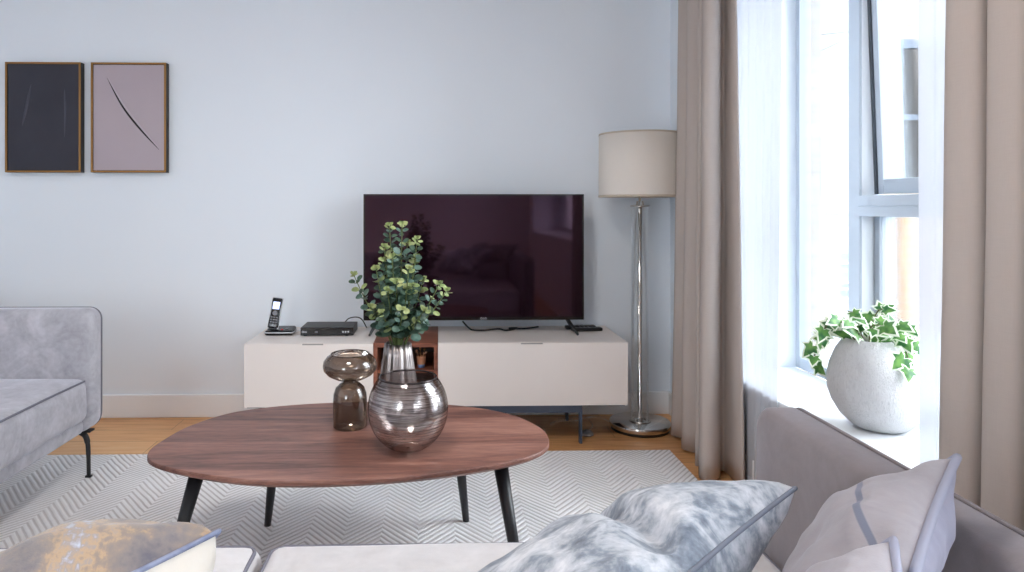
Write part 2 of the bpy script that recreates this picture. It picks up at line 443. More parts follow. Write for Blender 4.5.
struct('wall_outside', boxes((XR + .36, XR + .45, YB, W2[0] - .03, -.3, 3.2), (XR + .36, XR + .45, W2[1] + .03, W1[0] - .03, -.3, 3.2), (XR + .36, XR + .45, W1[1] + .02, D + .15, -.3, 3.2),
       (XR + .36, XR + .45, W2[0] - .03, W2[1] + .03, -.3, WS2 - .05), (XR + .36, XR + .45, W1[0] - .03, W1[1] + .02, -.3, WZ0 - .05),
       (XR + .36, XR + .45, W2[0] - .03, W2[1] + .03, WZ1 + .03, 3.2), (XR + .36, XR + .45, W1[0] - .03, W1[1] + .02, WZ1 + .03, 3.2)), M['brick'])
def skirting(axis):
    bm = bmesh.new()
    if axis == 'back': add_box(bm, XL, XR, D - .016, D, 0, .122, .004)
    if axis == 'left': add_box(bm, XL, XL + .016, YB, D - .016, 0, .122, .004)
    if axis == 'rear': add_box(bm, W3[1], XR, YB, YB + .016, 0, .122, .004)
    if axis == 'right': add_box(bm, XR - .016, XR, YB + .016, D - .016, 0, .122, .004)
    return bm
for s in ('back', 'left', 'rear', 'right'): struct('baseboard_' + s, skirting(s), M['white_paint'])
struct('trim_1', boxes((XR - .012, XO, W1[0] + .002, W1[1] - .002, WZ0 - .03, WZ0), bev=.004), M['sill'])
struct('trim_2', boxes((XR - .012, XO, W2[0] + .002, W2[1] - .002, WS2 - .03, WS2), bev=.004), M['sill'])

def window(name, y0, y1, WZ0):
    X0, X1 = XO, XO + .085
    w = struct(name, boxes((X0, X1, y0, y0 + .05, WZ0, WZ1), (X0, X0 + .022, y1 - .03, y1, WZ0, WZ1), (X0, X1, y0 + .05, y1 - .03, WZ0, WZ0 + .05), (X0, X1, y0 + .05, y1 - .03, WZ1 - .05, WZ1), bev=.003), M['alu'])
    ys = [y1 - .37, y1 - .37 - .95]
    # mullions: grey inner face, white deep sides
    for y in ys:
        ml = obj('mullion', boxes((X0 - .005, X1, y - .1, y - .03, WZ0 + .05, WZ1 - .05), bev=.002), M['alu'], w)
        obj('mullion_side', boxes((X0 + .004, X1 - .006, y - .1035, y - .0985, WZ0 + .052, WZ1 - .052)), M['pvc'], ml)
    a, b = y0 + .05, y1 - .03
    lights = [(ys[0] - .03, b, 'fixed'), (ys[1] - .03, ys[0] - .1, 'tilt'), (a, ys[1] - .1, 'fixed')]
    for (c, d, k) in lights:
        if k == 'fixed':
            obj('pane', boxes((X0 + .012, X0 + .018, c, d, WZ0 + .05, WZ1 - .05)), M['glass'], w)
        else:
            tz0, tz1 = 1.085, 1.163
            t = obj('transom', boxes((X0 - .008, X1, c, d, tz0, tz1), (X0 - .012, X1, c, d, tz0 + .036, tz0 + .040), bev=.002), M['alu'], w)
            obj('pane', boxes((X0 + .045, X0 + .051, c, d, WZ0 + .05, tz0)), M['glass'], w)
            bead = obj('glazing_bead', boxes((X0 + .05, X1 + .02, d - .035, d - .006, WZ0 + .05, tz0), (X0 + .05, X1 + .02, c + .006, c + .035, WZ0 + .05, tz0)), M['alu'], w)
            # top-hung sash, bottom pushed a little outwards
            rot = Matrix.Translation((X0 + .02, 0, WZ1 - .06)) @ Matrix.Rotation(math.radians(-2.2), 4, 'Y') @ Matrix.Translation((-X0 - .02, 0, -WZ1 + .06))
            bm = bmesh.new(); s0, s1 = c + .012, d - .012; z0, z1 = tz1 + .004, WZ1 - .056
            for bx in ((X0 + .012, X0 + .075, s0, s0 + .055, z0, z1), (X0 + .012, X0 + .075, s1 - .04, s1, z0, z1), (X0 + .012, X0 + .075, s0 + .055, s1 - .04, z0, z0 + .055), (X0 + .012, X0 + .075, s0 + .055, s1 - .04, z1 - .05, z1)):
                add_box(bm, *bx, bev=.003)
            bmesh.ops.transform(bm, matrix=rot, verts=bm.verts)
            sash = obj('sash', bm, M['alu'], w)
            bm = boxes((X0 + .055, X0 + .061, s0 + .05, s1 - .035, z0 + .05, z1 - .045)); bmesh.ops.transform(bm, matrix=rot, verts=bm.verts)
            obj('pane', bm, M['glass'], sash)
            bm = boxes((X0 + .006, X0 + .012, s1 - .012, s1 + .003, z0, z1)); bmesh.ops.transform(bm, matrix=rot, verts=bm.verts)
            obj('gasket', bm, M['gasket'], sash)
            hd = boxes((X0 - .012, X0 + .012, (c + d) / 2 - .015, (c + d) / 2 + .015, z0 + .012, z0 + .04), (X0 - .026, X0 - .01, (c + d) / 2 - .06, (c + d) / 2 + .012, z0 + .018, z0 + .034), bev=.003); bmesh.ops.transform(hd, matrix=rot, verts=hd.verts)
            obj('handle', hd, M['white_metal'], sash)
    return w
window('window_1', *W1, WZ0); window('window_2', *W2, WS2)  # second window is out of view, added wide to let in more daylight
gd = struct('added_door', boxes((W3[0], W3[0] + .07, YB - .1, YB - .03, 0, WZ1), (W3[1] - .07, W3[1], YB - .1, YB - .03, 0, WZ1), (W3[0] + .07, W3[1] - .07, YB - .1, YB - .03, 0, .08), (W3[0] + .07, W3[1] - .07, YB - .1, YB - .03, WZ1 - .07, WZ1), bev=.004), M['alu'])  # glazed door added unseen behind the camera, as an extra daylight source
obj('pane', boxes((W3[0] + .07, W3[1] - .07, YB - .07, YB - .062, .08, WZ1 - .07)), M['glass'], gd)
obj('door_handle', tubes([(W3[1] - .035, YB - .03, 1.0), (W3[1] - .035, YB + .01, 1.0), (W3[1] - .13, YB + .012, 1.0)], .008, 8), M['steel'], gd)


# ------------------------------------------------------------------ curtains
def sheet(top, bot, z0, z1, rows=26, wob=.006, seed=0, sub=8):
    t = catmull([(x, y, 0) for x, y in top], sub); b = catmull([(x, y, 0) for x, y in bot], sub); bm = bmesh.new(); g = []
    for r in range(rows + 1):
        k = r / rows; e = k ** 1.3; z = z1 + (z0 - z1) * k; row = []
        for i, (p, q) in enumerate(zip(t, b)):
            c = p.lerp(q, e)
            nv = noise.noise_vector(Vector((c.x * 5 + seed, c.y * 7, z * 1.6)))
            c = c + Vector((nv.x, nv.y, 0)) * wob * (.3 + k)
            row.append(bm.verts.new((c.x, c.y, z + (noise.noise(Vector((i * .2, seed, 0))) * .006 if r == rows else 0))))
        g.append(row)
    for r in range(rows):
        for i in range(len(g[0]) - 1):
            f = bm.faces.new((g[r][i], g[r][i + 1], g[r + 1][i + 1], g[r + 1][i])); f.smooth = True
    return bm
def solid(o, th):
    m = o.modifiers.new('thickness', 'SOLIDIFY'); m.thickness = th; m.offset = 0; return o
zt = 2.40
far_bot = [(1.195, 3.31), (1.15, 3.325), (1.125, 3.285), (1.18, 3.22), (1.19, 3.17), (1.13, 3.15), (1.11, 3.09), (1.17, 3.05), (1.19, 2.99), (1.12, 2.95), (1.10, 2.90), (1.17, 2.91), (1.18, 2.87), (1.095, 2.85), (1.062, 2.75), (1.10, 2.735), (1.15, 2.785), (1.17, 2.835), (1.195, 2.83), (1.19, 2.72), (1.20, 2.67), (1.214, 2.69)]
far_top = [(1.195, 3.25), (1.16, 3.265), (1.145, 3.23), (1.185, 3.18), (1.19, 3.14), (1.145, 3.12), (1.135, 3.07), (1.175, 3.03), (1.19, 2.98), (1.13, 2.95), (1.12, 2.90), (1.175, 2.91), (1.185, 2.88), (1.115, 2.86), (1.083, 2.765), (1.115, 2.745), (1.152, 2.785), (1.172, 2.835), (1.195, 2.84), (1.192, 2.775), (1.20, 2.75), (1.208, 2.77)]
def drape(name, label, top, bot, seed):
    r = thing(name, label, 'curtain', (bot[len(bot) // 2][0], bot[len(bot) // 2][1], 0), 'floor length curtains')
    solid(obj('cloth', sheet(top, bot, .012, zt, seed=seed), M['curtain'], r), .004)
    hd = [(x * .2 + .8 * 1.17, y) for x, y in top]
    solid(obj('heading_tape', sheet(top, top, zt - .004, zt + .03, rows=2, wob=0, seed=seed), M['curtain_seam'], r), .005)
    return r
drape('drape', 'taupe floor length drape gathered between the floor lamp and the window', far_top, far_bot, 3)
def shift(L, dx, dy): return [(x + dx, y + dy) for x, y in L]
near_top = [(1.20, 1.60), (1.165, 1.59), (1.13, 1.535), (1.145, 1.475), (1.19, 1.47), (1.20, 1.45), (1.15, 1.445), (1.135, 1.41), (1.145, 1.36), (1.195, 1.35), (1.20, 1.325), (1.14, 1.325), (1.13, 1.28), (1.14, 1.23), (1.195, 1.215), (1.20, 1.19), (1.14, 1.185), (1.13, 1.14), (1.15, 1.08), (1.195, 1.06), (1.20, 1.02), (1.14, 1.02), (1.13, .97), (1.17, .93), (1.20, .90)]
near_top = [(1.20, 1.60), (1.165, 1.575), (1.13, 1.522), (1.145, 1.465), (1.19, 1.46), (1.20, 1.44), (1.15, 1.437), (1.135, 1.40), (1.145, 1.35), (1.195, 1.34), (1.20, 1.315), (1.14, 1.315), (1.13, 1.27), (1.14, 1.22), (1.195, 1.21), (1.20, 1.19), (1.14, 1.185), (1.135, 1.15), (1.17, 1.13), (1.20, 1.11)]
near_top = [(x, y - .042) for x, y in near_top]
near_bot = [(x - .014 * (x < 1.18), y + .006 + .012 * (1.2 - x) / .07) for x, y in near_top]
drape('drape', 'taupe floor length drape at the right edge, behind the big grey cushion', near_top, near_bot, 8)
def wave(y0, y1, n, x, amp, rnd):
    rr = random.Random(rnd); out = []
    for i in range(n + 1):
        out.append((x + amp * (1 if i % 2 else -1) * rr.uniform(.6, 1), y0 + (y1 - y0) * i / n + rr.uniform(-.006, .006)))
    return out
def voile(label, y0, y1, y0b, y1b, n, rnd):
    r = thing('sheer_curtain', label, 'sheer curtain', (1.226, (y0 + y1) / 2, 0), 'white sheer curtains')
    obj('voile', sheet(wave(y0, y1, n, 1.231, .006, rnd), wave(y0b, y1b, n, 1.231, .006, rnd), .015, zt, wob=.002, seed=rnd), M['sheer'], r)
    bm = bmesh.new(); w = catmull([(x, y, 0) for x, y in wave(y0b, y1b, n, 1.231, .006, rnd)], 6)
    solid(obj('hem', sheet(wave(y0b, y1b, n, 1.231, .006, rnd), wave(y0b, y1b, n, 1.231, .006, rnd), .012, .05, rows=2, wob=.001, seed=rnd), M['sheer'], r), .002); bm.free()
voile('white sheer curtain hanging beside the lamp side drape', 2.93, 2.41, 2.93, 2.46, 16, 4)
voile('white sheer curtain hanging in front of the white pot', 1.72, 1.36, 1.712, 1.36, 12, 6)
rl = thing('curtain_rail', 'white ceiling rail carrying the drapes and sheers', 'curtain rail', (1.2, 2.1, 2.44))
obj('track', boxes((1.11, 1.242, .7, 3.45, 2.435, 2.465), bev=.004), M['white_metal'], rl)
for y in (.85, 2.1, 3.35): obj('bracket', boxes((1.14, 1.22, y - .015, y + .015, 2.463, 2.5)), M['white_metal'], rl)
del rl

# ------------------------------------------------------------------ rug
rg = boxes((-2.5, 1.05, .92, 3.10, 0.0005, .011), bev=.004)
rug = rebase(obj('rug', rg, M['rug']), (-.7, 2.0, 0)); tag(rug, 'pale grey herringbone rug under the coffee table', 'rug')

# ------------------------------------------------------------------ pictures
def picture(x0, label, canvas, strokes):
    x1, z0, z1, yf = x0 + .392, 1.302, 1.882, D - .042
    r = thing('picture', label, 'wall art', ((x0 + x1) / 2, D - .02, z0), 'framed pictures on the back wall')
    obj('frame', boxes((x0, x1, yf + .006, D - .001, z0, z0 + .012), (x0, x1, yf + .006, D - .001, z1 - .012, z1), (x0, x0 + .012, yf + .006, D - .001, z0 + .012, z1 - .012), (x1 - .012, x1, yf + .006, D - .001, z0 + .012, z1 - .012)), M['frame_black'], r)
    obj('frame_edge', boxes((x0, x1, yf, yf + .006, z0, z0 + .010), (x0, x1, yf, yf + .006, z1 - .010, z1), (x0, x0 + .010, yf, yf + .006, z0 + .01, z1 - .01), (x1 - .010, x1, yf, yf + .006, z0 + .01, z1 - .01), bev=.0012), M['gold'], r)
    cv = obj('canvas', boxes((x0 + .011, x1 - .011, yf + .006, yf + .02, z0 + .011, z1 - .011)), canvas, r)
    for pts, w, m in strokes:
        pp = catmull([(x0 + a * .392, yf + .006, z0 + b * .58) for a, b in pts], 8); n = len(pp)
        bm = bmesh.new(); add_tube(bm, pp, [max(.0008, w * math.sin(PI * min(1, (i + .2) / n))) for i in range(n)], 8)
        for v in bm.verts: v.co.y = yf + .006 + (v.co.y - yf - .006) * .35
        obj('stroke', bm, m, cv)
picture(-2.283, 'charcoal canvas with faint strokes in a brass edged frame', M['canvas_dark'], [([(.22, .42), (.28, .6), (.34, .8)], .008, M['stroke_dark']), ([(.78, .32), (.79, .55), (.78, .76)], .006, M['stroke_dark'])])
picture(-1.838, 'pale mauve canvas crossed by a dark curved stroke, brass edged frame', M['canvas_mauve'], [([(.21, .86), (.4, .62), (.62, .42), (.9, .21)], .0055, M['stroke']), ([(.225, .865), (.415, .63), (.635, .432), (.9, .225)], .005, M['canvas_ridge'])])

# ------------------------------------------------------------------ TV unit
UX0, UXA, UXB, UX1, UY0, UY1, UZ0, UZ1 = -.912, -.313, -.009, .886, 3.20, 3.655, .186, .482
u = thing('media_unit', 'cream low media unit with a walnut open niche, under the television', 'media unit', (0, 3.43, 0))
for x0, x1, nx in ((UX0, UXA, (-.645, -.545)), (UXB, UX1, (.38, .485))):
    cab = obj('cabinet', boxes((x0, x1, UY0 + .021, UY1, UZ0, UZ1), bev=.0015), M['cabinet'], u)
    fb = bmesh.new()
    add_box(fb, x0, nx[0], UY0, UY0 + .0195, UZ1 - .008, UZ1 - .001, .0008); add_box(fb, nx[1], x1, UY0, UY0 + .0195, UZ1 - .008, UZ1 - .001, .0008)
    add_box(fb, x0, x1, UY0, UY0 + .0195, UZ0, UZ1 - .008, .0008)
    fr = obj('drop_front', fb, M['cabinet'], cab)
    obj('finger_notch', boxes((nx[0] + .001, nx[1] - .001, UY0 + .006, UY0 + .019, UZ1 - .008, UZ1 - .004)), M['slot'], cab)
nb = boxes((UXA + .001, UXA + .019, UY0 + .008, UY1, UZ0, UZ1 - .02), (UXB - .019, UXB - .001, UY0 + .008, UY1, UZ0, UZ1 - .02), (UXA + .001, UXB - .001, UY0 + .008, UY1, UZ1 - .02, UZ1), (UXA + .019, UXB - .019, UY0 + .008, UY1, UZ0, UZ0 + .018))
nic = obj('open_niche', nb, M['walnut_box'], u)
obj('niche_back', boxes((UXA + .0195, UXB - .0195, UY1 - .02, UY1 - .004, UZ0 + .0185, UZ1 - .0205)), M['dark_inside'], nic)
obj('niche_shelf', boxes((UXA + .0195, UXB - .0195, UY0 + .03, UY1 - .021, .336, .350)), M['walnut_box'], nic)
obj('base_rail', boxes((-.70, .672, 3.216, 3.24, .147, .1855), (-.70, .672, 3.56, 3.585, .147, .1855), (UX0 + .01, UX1 - .01, 3.2145, 3.6, .179, .1858)), M['blue_steel'], u)
for x in (-.715, .66):
    for y in (3.214, 3.562): obj('leg', boxes((x, x + .013, y, y + .028, 0, .186), bev=.001), M['blue_steel'], u)

# ------------------------------------------------------------------ television
TX0, TX1, TY, TZ0, TZ1 = -.385, .729, 3.45, .549, 1.185
tv = thing('television', 'large black flat television standing on the media unit, purple dark screen', 'television', (.172, 3.46, UZ1))
obj('housing', boxes((TX0, TX1, TY + .001, TY + .03, TZ0, TZ1), (TX0 + .25, TX1 - .25, TY + .03, TY + .06, TZ0 + .05, TZ1 - .28), bev=.003), M['black_plastic'], tv)
bz = boxes((TX0, TX0 + .009, TY - .006, TY + .002, TZ0, TZ1), (TX1 - .009, TX1, TY - .006, TY + .002, TZ0, TZ1), (TX0 + .009, TX1 - .009, TY - .006, TY + .002, TZ1 - .009, TZ1), (TX0 + .009, TX1 - .009, TY - .006, TY + .002, TZ0, TZ0 + .016), bev=.001)
be = obj('bezel', bz, M['black_gloss'], tv)
obj('screen', boxes((TX0 + .008, TX1 - .008, TY - .003, TY + .0015, TZ0 + .015, TZ1 - .008)), M['screen'], tv)
lg = text_bm('LG', .015, (.217, TY - .0068, TZ0 + .0035))
add_tube(lg, [(.209 + .0045 * math.cos(a * PI / 8), TY - .0068, TZ0 + .0085 + .0045 * math.sin(a * PI / 8)) for a in range(16)], .0009, 6, closed=True)
obj('logo', lg, M['white_print'], be)
for s, x in ((-1, -.335), (1, .672)):
    b = bmesh.new()
    for yy, e in ((3.365, 0), (3.55, 1)):
        pass
    add_tube(b, [(x - s * .03, TY + .015, TZ0 + .01), (x - s * .005, TY - .02, TZ0 - .03), (x + s * .012, 3.372, UZ1 + .005)], [.009, .0085, .006], 8)
    add_tube(b, [(x - s * .03, TY + .015, TZ0 + .01), (x - s * .005, TY + .05, TZ0 - .03), (x + s * .012, 3.56, UZ1 + .005)], [.009, .0085, .006], 8)
    obj('foot', b, M['black_plastic'], tv)

# things on the unit
def remote(x, y, rot, z, label):
    t = Matrix.Translation((x, y, z)) @ Matrix.Rotation(rot, 4, 'Z')
    r = thing('remote_control', label, 'remote control', (x, y, z), 'remote controls by the television')
    b = bmesh.new(); add_box(b, -.08, .08, -.022, .022, 0.0003, .018, .006, mat=t); obj('body', b, M['black_plastic'], r)
    for i in range(4):
        for j in (-1, 0, 1):
            b = bmesh.new(); add_box(b, -.06 + i * .022, -.048 + i * .022, j * .012 - .004, j * .012 + .004, .017, .0195, .001, mat=t); obj('button', b, M['grey_plastic'], r)
remote(.755, 3.50, .12, UZ1, 'black remote control at the unit end, front one beside the television')
remote(.735, 3.562, .06, UZ1 + .0, 'black remote control behind another remote beside the television')
cb = bmesh.new(); z = UZ1 + .005
add_tube(cb, catmull([(.12, 3.60, z + .03), (.16, 3.53, z), (.22, 3.50, z), (.30, 3.52, z + .004), (.34, 3.50, z), (.40, 3.53, z + .006), (.36, 3.56, z), (.44, 3.55, z), (.52, 3.60, z)], 8), .0045, 8)
tag(rebase(obj('power_cable', cb, M['black_plastic']), (.3, 3.53, UZ1)), 'tangled black cable lying under the television screen', 'cable')
# phone
px, py = -.815, 3.45
cbx = thing('charging_base', 'black charging base with silver rim holding the handset', 'phone base', (px, py, UZ1))
bm = rbox(px - .055, px + .085, py - .05, py + .05, UZ1 + .0005, UZ1 + .03, .012)
for v in bm.verts:
    if v.co.z > UZ1 + .02: v.co.z += (v.co.y - py) * .12
obj('base', bm, M['black_gloss'], cbx)
obj('rim', rbox(px - .057, px + .087, py - .053, py + .05, UZ1 + .012, UZ1 + .018, .003), M['silver_plastic'], cbx)
bm = bmesh.new(); bmesh.ops.create_uvsphere(bm, u_segments=16, v_segments=8, radius=.007, matrix=Matrix.Translation((px + .028, py - .028, UZ1 + .028)) @ Matrix.Scale(.5, 4, (0, 0, 1))); obj('call_button', bm, M['red'], cbx)
for k in range(2):
    obj('key', boxes((px + .042, px + .056, py - .02 + k * .025, py - .005 + k * .025, UZ1 + .0275, UZ1 + .0315), bev=.001), M['grey_plastic'], cbx)
hs = thing('phone_handset', 'black cordless phone handset with lit screen standing in its base', 'phone', (px - .02, py, UZ1 + .03))
R = Matrix.Translation((px - .022, py - .012, UZ1 + .028)) @ Matrix.Rotation(math.radians(-14), 4, 'X') @ Matrix.Rotation(math.radians(7), 4, 'Y')
def rt(bm): bmesh.ops.transform(bm, matrix=R, verts=bm.verts); return bm
bm = rbox(-.025, .025, -.011, .013, .002, .155, .010)
for v in bm.verts:
    v.co.x *= 1 + .12 * math.cos((v.co.z - .02) / .14 * 2 * PI) * .6
obj('body', rt(bm), M['black_gloss'], hs)
obj('shell', rt(rbox(-.028, .028, -.004, .005, 0, .158, .004)), M['silver_plastic'], hs)
obj('display', rt(boxes((-.017, .017, -.0125, -.010, .098, .135), bev=.001)), M['lcd'], hs)
bm = bmesh.new(); add_lathe(bm, [(0, 0), (.013, 0), (.012, .002), (.006, .003), (0, .003)], (0, 0, 0), 20); bmesh.ops.transform(bm, matrix=Matrix.Translation((0, -.0108, .078)) @ Matrix.Rotation(PI / 2, 4, 'X'), verts=bm.verts)
obj('navigation_key', rt(bm), M['grey_plastic'], hs)
for i in range(4):
    for j in (-1, 0, 1): obj('key', rt(boxes((j * .013 - .005, j * .013 + .005, -.0128, -.0105, .018 + i * .012, .025 + i * .012), bev=.0008)), M['grey_plastic'], hs)
tag(rebase(obj('phone_cable', tubes(catmull([(px + .08, py + .04, UZ1 + .006), (px + .095, py + .09, UZ1 + .004), (px + .135, 3.60, UZ1 + .008), (px + .19, 3.62, UZ1 + .004), (px + .22, 3.648, UZ1 + .003)], 6), .0028, 8), M['white_print']), (px + .1, py + .1, UZ1)), 'thin white cable behind the phone base', 'cable')
# disc player
pl = thing('disc_player', 'slim black disc player lying on the cream unit beside the phone', 'disc player', (-.555, 3.47, UZ1))
x0, x1, y0, y1, z0 = -.688, -.428, 3.385, 3.56, UZ1
obj('case', boxes((x0, x1, y0 + .004, y1, z0 + .004, z0 + .043), bev=.002), M['black_plastic'], pl)
fp = obj('front_panel', boxes((x0, x1, y0, y0 + .006, z0 + .005, z0 + .042), bev=.001), M['black_gloss'], pl)
bm = text_bm('LG', .011, (x0 + .018, y0 - .0006, z0 + .018)); add_tube(bm, [(x0 + .012 + .004 * math.cos(a * PI / 6), y0 - .0006, z0 + .022 + .004 * math.sin(a * PI / 6)) for a in range(12)], .0008, 6, closed=True)
obj('logo', bm, M['white_print'], fp)
obj('display_window', boxes((x0 + .07, x0 + .085, y0 - .0008, y0 + .001, z0 + .018, z0 + .024)), M['grey_plastic'], fp)
for k in range(3): obj('button', boxes((x1 - .055 + k * .013, x1 - .047 + k * .013, y0 - .002, y0 + .001, z0 + .018, z0 + .026), bev=.0008), M['silver_plastic'], fp)
for sx in (x0 + .02, x1 - .035):
    for sy in (y0 + .02, y1 - .03): obj('foot', lathe([(0, 0), (.009, 0), (.009, .005), (0, .005)], (sx, sy, z0 + .0001), 16), M['black_plastic'], pl)
tag(rebase(obj('player_cable', tubes(catmull([(-.50, 3.565, UZ1 + .03), (-.48, 3.60, UZ1 + .052), (-.44, 3.61, UZ1 + .058), (-.41, 3.605, UZ1 + .045), (-.385, 3.60, UZ1 + .003)], 8), .003, 8), M['black_plastic']), (-.45, 3.6, UZ1)), 'short black cable looping out behind the disc player', 'cable')
# cup in the niche
c = (-.09, 3.285, .3501)
cp = thing('trinket_cup', 'small copper cup of dried sprigs inside the walnut niche', 'cup', c)
bm = bmesh.new(); add_lathe(bm, [(0, .0005), (.016, .0005), (.018, .014), (.0185, .016)], c, 24, mi=1); add_lathe(bm, [(.0185, .016), (.023, .052), (.024, .056), (.021, .055), (.018, .03), (0, .03)], c, 24)
obj('cup', bm, [M['clay'], M['cup_blue']], cp)
for k in range(7):
    a = k * 2 * PI / 7; tip = Vector((c[0] + .024 * math.cos(a), c[1] + .02 * math.sin(a), c[2] + .072 + .01 * (k % 3)))
    bm = tubes([(c[0] + .006 * math.cos(a), c[1] + .006 * math.sin(a), c[2] + .031), tip], .0012, 6)
    bmesh.ops.create_icosphere(bm, subdivisions=1, radius=.006, matrix=Matrix.Translation(tip)); obj('sprig', bm, M['gold'] if k % 2 else M['clay'], cp)

# ------------------------------------------------------------------ floor lamp
LX, LY = 1.01, 3.43
lp = thing('floor_lamp', 'tall floor lamp with beige drum shade on a chrome disc base', 'floor lamp', (LX, LY, 0))
o_ = (LX, LY, 0)
obj('plinth', lathe([(0, 0), (.143, 0), (.143, .014), (0, .014)], o_, 64), M['base_black'], lp)
obj('base', lathe([(0, .014), (.1475, .014), (.1505, .017), (.1505, .038), (.149, .040), (0, .040)], o_, 80), M['chrome'], lp)
obj('collar', lathe([(.046, .0402), (.054, .0402), (.054, .046), (.046, .046), (.046, .0402)], o_, 40), M['chrome'], lp)
obj('rod', lathe([(0, .0402), (.02, .0402), (.0115, .06), (.0115, 1.145), (.006, 1.15), (.006, 1.23), (0, 1.23)], o_, 24), M['chrome'], lp)
obj('clear_tube', lathe([(.0455, .0405), (.0455, 1.12), (.0425, 1.12), (.0425, .0405), (.0455, .0405)], o_, 40), M['clear'], lp)
obj('top_cap', lathe([(0, 1.1205), (.048, 1.1205), (.048, 1.127), (.02, 1.129), (.016, 1.15), (0, 1.15)], o_, 40), M['chrome'], lp)
sh = obj('lamp_shade', lathe([(.205, 1.172), (.203, 1.487), (.2005, 1.487), (.2025, 1.172), (.205, 1.172)], o_, 72), M['shade'], lp)
obj('trim_band', lathe([(.2055, 1.170), (.2053, 1.180), (.202, 1.180), (.202, 1.170), (.2055, 1.170)], o_, 72), M['shade_trim'], sh)
obj('trim_band', lathe([(.2037, 1.480), (.2037, 1.489), (.2002, 1.489), (.2002, 1.480), (.2037, 1.480)], o_, 72), M['shade_trim'], sh)
bm = bmesh.new()
for k in range(3):
    a = k * 2 * PI / 3 + .4; add_tube(bm, [(LX, LY, 1.225), (LX + .2015 * math.cos(a), LY + .2015 * math.sin(a), 1.2)], .0025, 6)
obj('shade_carrier', bm, M['chrome'], sh)
bm = lathe([(0, 1.23), (.013, 1.23), (.015, 1.26), (.03, 1.30), (.028, 1.335), (0, 1.352)], o_, 24); obj('bulb', bm, M['white_print'], lp)
# flush fill light added out of view to brighten the room
cl = thing('fill_light', 'round flush fill light added out of view above the coffee table', 'fill light', (-.35, 1.3, ZC))
obj('rim', lathe([(.265, 0), (.275, -.03), (.27, -.045), (.255, -.045), (.252, 0)], (-.35, 1.3, ZC), 48), M['white_metal'], cl)
obj('diffuser', lathe([(.2515, -.03), (.18, -.041), (0, -.046)], (-.35, 1.3, ZC), 48), lit('fill glow', (255, 250, 244), 17), cl)
# lamp lead with foot switch
fl = thing('lamp_lead', 'clear lamp cord with a round foot switch on the floor under the unit', 'cord', (.72, 3.4, 0))
obj('cord', tubes(catmull([(LX - .13, LY + .1, .006), (.84, 3.60, .006), (.76, 3.55, .02), (.70, 3.50, .02), (.66, 3.43, .05), (.58, 3.45, .03), (.57, 3.50, .006), (.63, 3.51, .03), (.74, 3.49, .04), (.77, 3.43, .02), (.74, 3.38, .012)], 8), .0035, 8), M['clear'], fl)
obj('foot_switch', lathe([(0, .0003), (.033, .0003), (.032, .01), (.022, .018), (.011, .019), (.011, .023), (0, .024)], (.722, 3.345, 0), 32), M['grey_plastic'], fl)

# ------------------------------------------------------------------ coffee table
ct = thing('coffee_table', 'walnut coffee table with rounded top and black splayed legs', 'coffee table', (-.25, 2.1, .011))
outline = [(-.848, 2.0), (-.852, 2.10), (-.815, 2.26), (-.705, 2.41), (-.48, 2.495), (-.20, 2.515), (.06, 2.465), (.23, 2.365), (.315, 2.235), (.337, 2.11), (.30, 1.995), (.19, 1.912), (.02, 1.845), (-.16, 1.805), (-.36, 1.79), (-.53, 1.81), (-.68, 1.862), (-.795, 1.925)]
cp_ = catmull([(x, y, 0) for x, y in outline], 8, closed=True)
cen = sum(cp_, Vector()) / len(cp_)
bm = bmesh.new(); rings = []
for off, z in ((.022, .379), (.004, .390), (0, .393), (0, .401), (.0015, .4045), (.004, .405)):
    ring = []
    n = len(cp_)
    for i in range(n):
        tg = (cp_[(i + 1) % n] - cp_[i - 1]).normalized(); nrm = Vector((tg.y, -tg.x, 0))
        if nrm.dot(cp_[i] - cen) > 0: nrm = -nrm
        p = cp_[i] + nrm * off; ring.append(bm.verts.new((p.x, p.y, z)))
    rings.append(ring)
for a, b in zip(rings, rings[1:]):
    for i in range(n): bm.faces.new((a[i], a[(i + 1) % n], b[(i + 1) % n], b[i]))
bm.faces.new(rings[0][::-1]); bm.faces.new(rings[-1])
obj('table_top', bm, M['walnut'], ct)
for top, foot in (((-.685, 1.955, .378), (-.765, 1.86, .0113)), ((.175, 1.99, .378), (.232, 1.86, .0113)), ((-.545, 2.30, .378), (-.60, 2.392, .0113)), ((.055, 2.31, .378), (.092, 2.41, .0113))):
    b = bmesh.new(); add_tube(b, [top, foot], [.0215, .0115], 16)
    for v in b.verts:
        if v.co.z < .02: v.co.z = .0113
    lg_ = obj('leg', b, M['black_metal'], ct)
    obj('mounting_plate', boxes((top[0] - .03, top[0] + .03, top[1] - .03, top[1] + .03, .3725, .3772), bev=.001), M['black_metal'], lg_)
TT = .4052
# stacked smoked glass vase
gx, gy = -.293, 2.232
prof_lo = [(0, 0), (.051, 0), (.055, .004), (.055, .085), (.053, .108), (.046, .128), (.031, .142), (.020, .147)]
prof_up = [(.016, .149), (.024, .1515), (.05, .158), (.072, .170), (.085, .185), (.088, .199), (.085, .214), (.074, .228), (.063, .236), (.061, .2375)]
def shell(prof, th=.0025):
    ins = [(max(0.0, r - th), z + (th if i == 0 else 0)) for i, (r, z) in enumerate(prof)]
    return prof + ins[::-1]
sv = thing('smoked_vase', 'brown smoked glass vase, squashed bowl on a bottle shaped foot', 'vase', (gx, gy, TT))
bm = bmesh.new(); add_lathe(bm, prof_lo, (gx, gy, TT), 56); obj('foot', bm, M['smoke'], sv)
bm = bmesh.new(); add_lathe(bm, prof_up, (gx, gy, TT), 56); obj('bowl', bm, M['smoke'], sv)
obj('neck_ring', lathe([(.0165, .1445), (.021, .147), (.021, .150), (.0165, .1525)], (gx, gy, TT), 32), M['smoke'], sv)
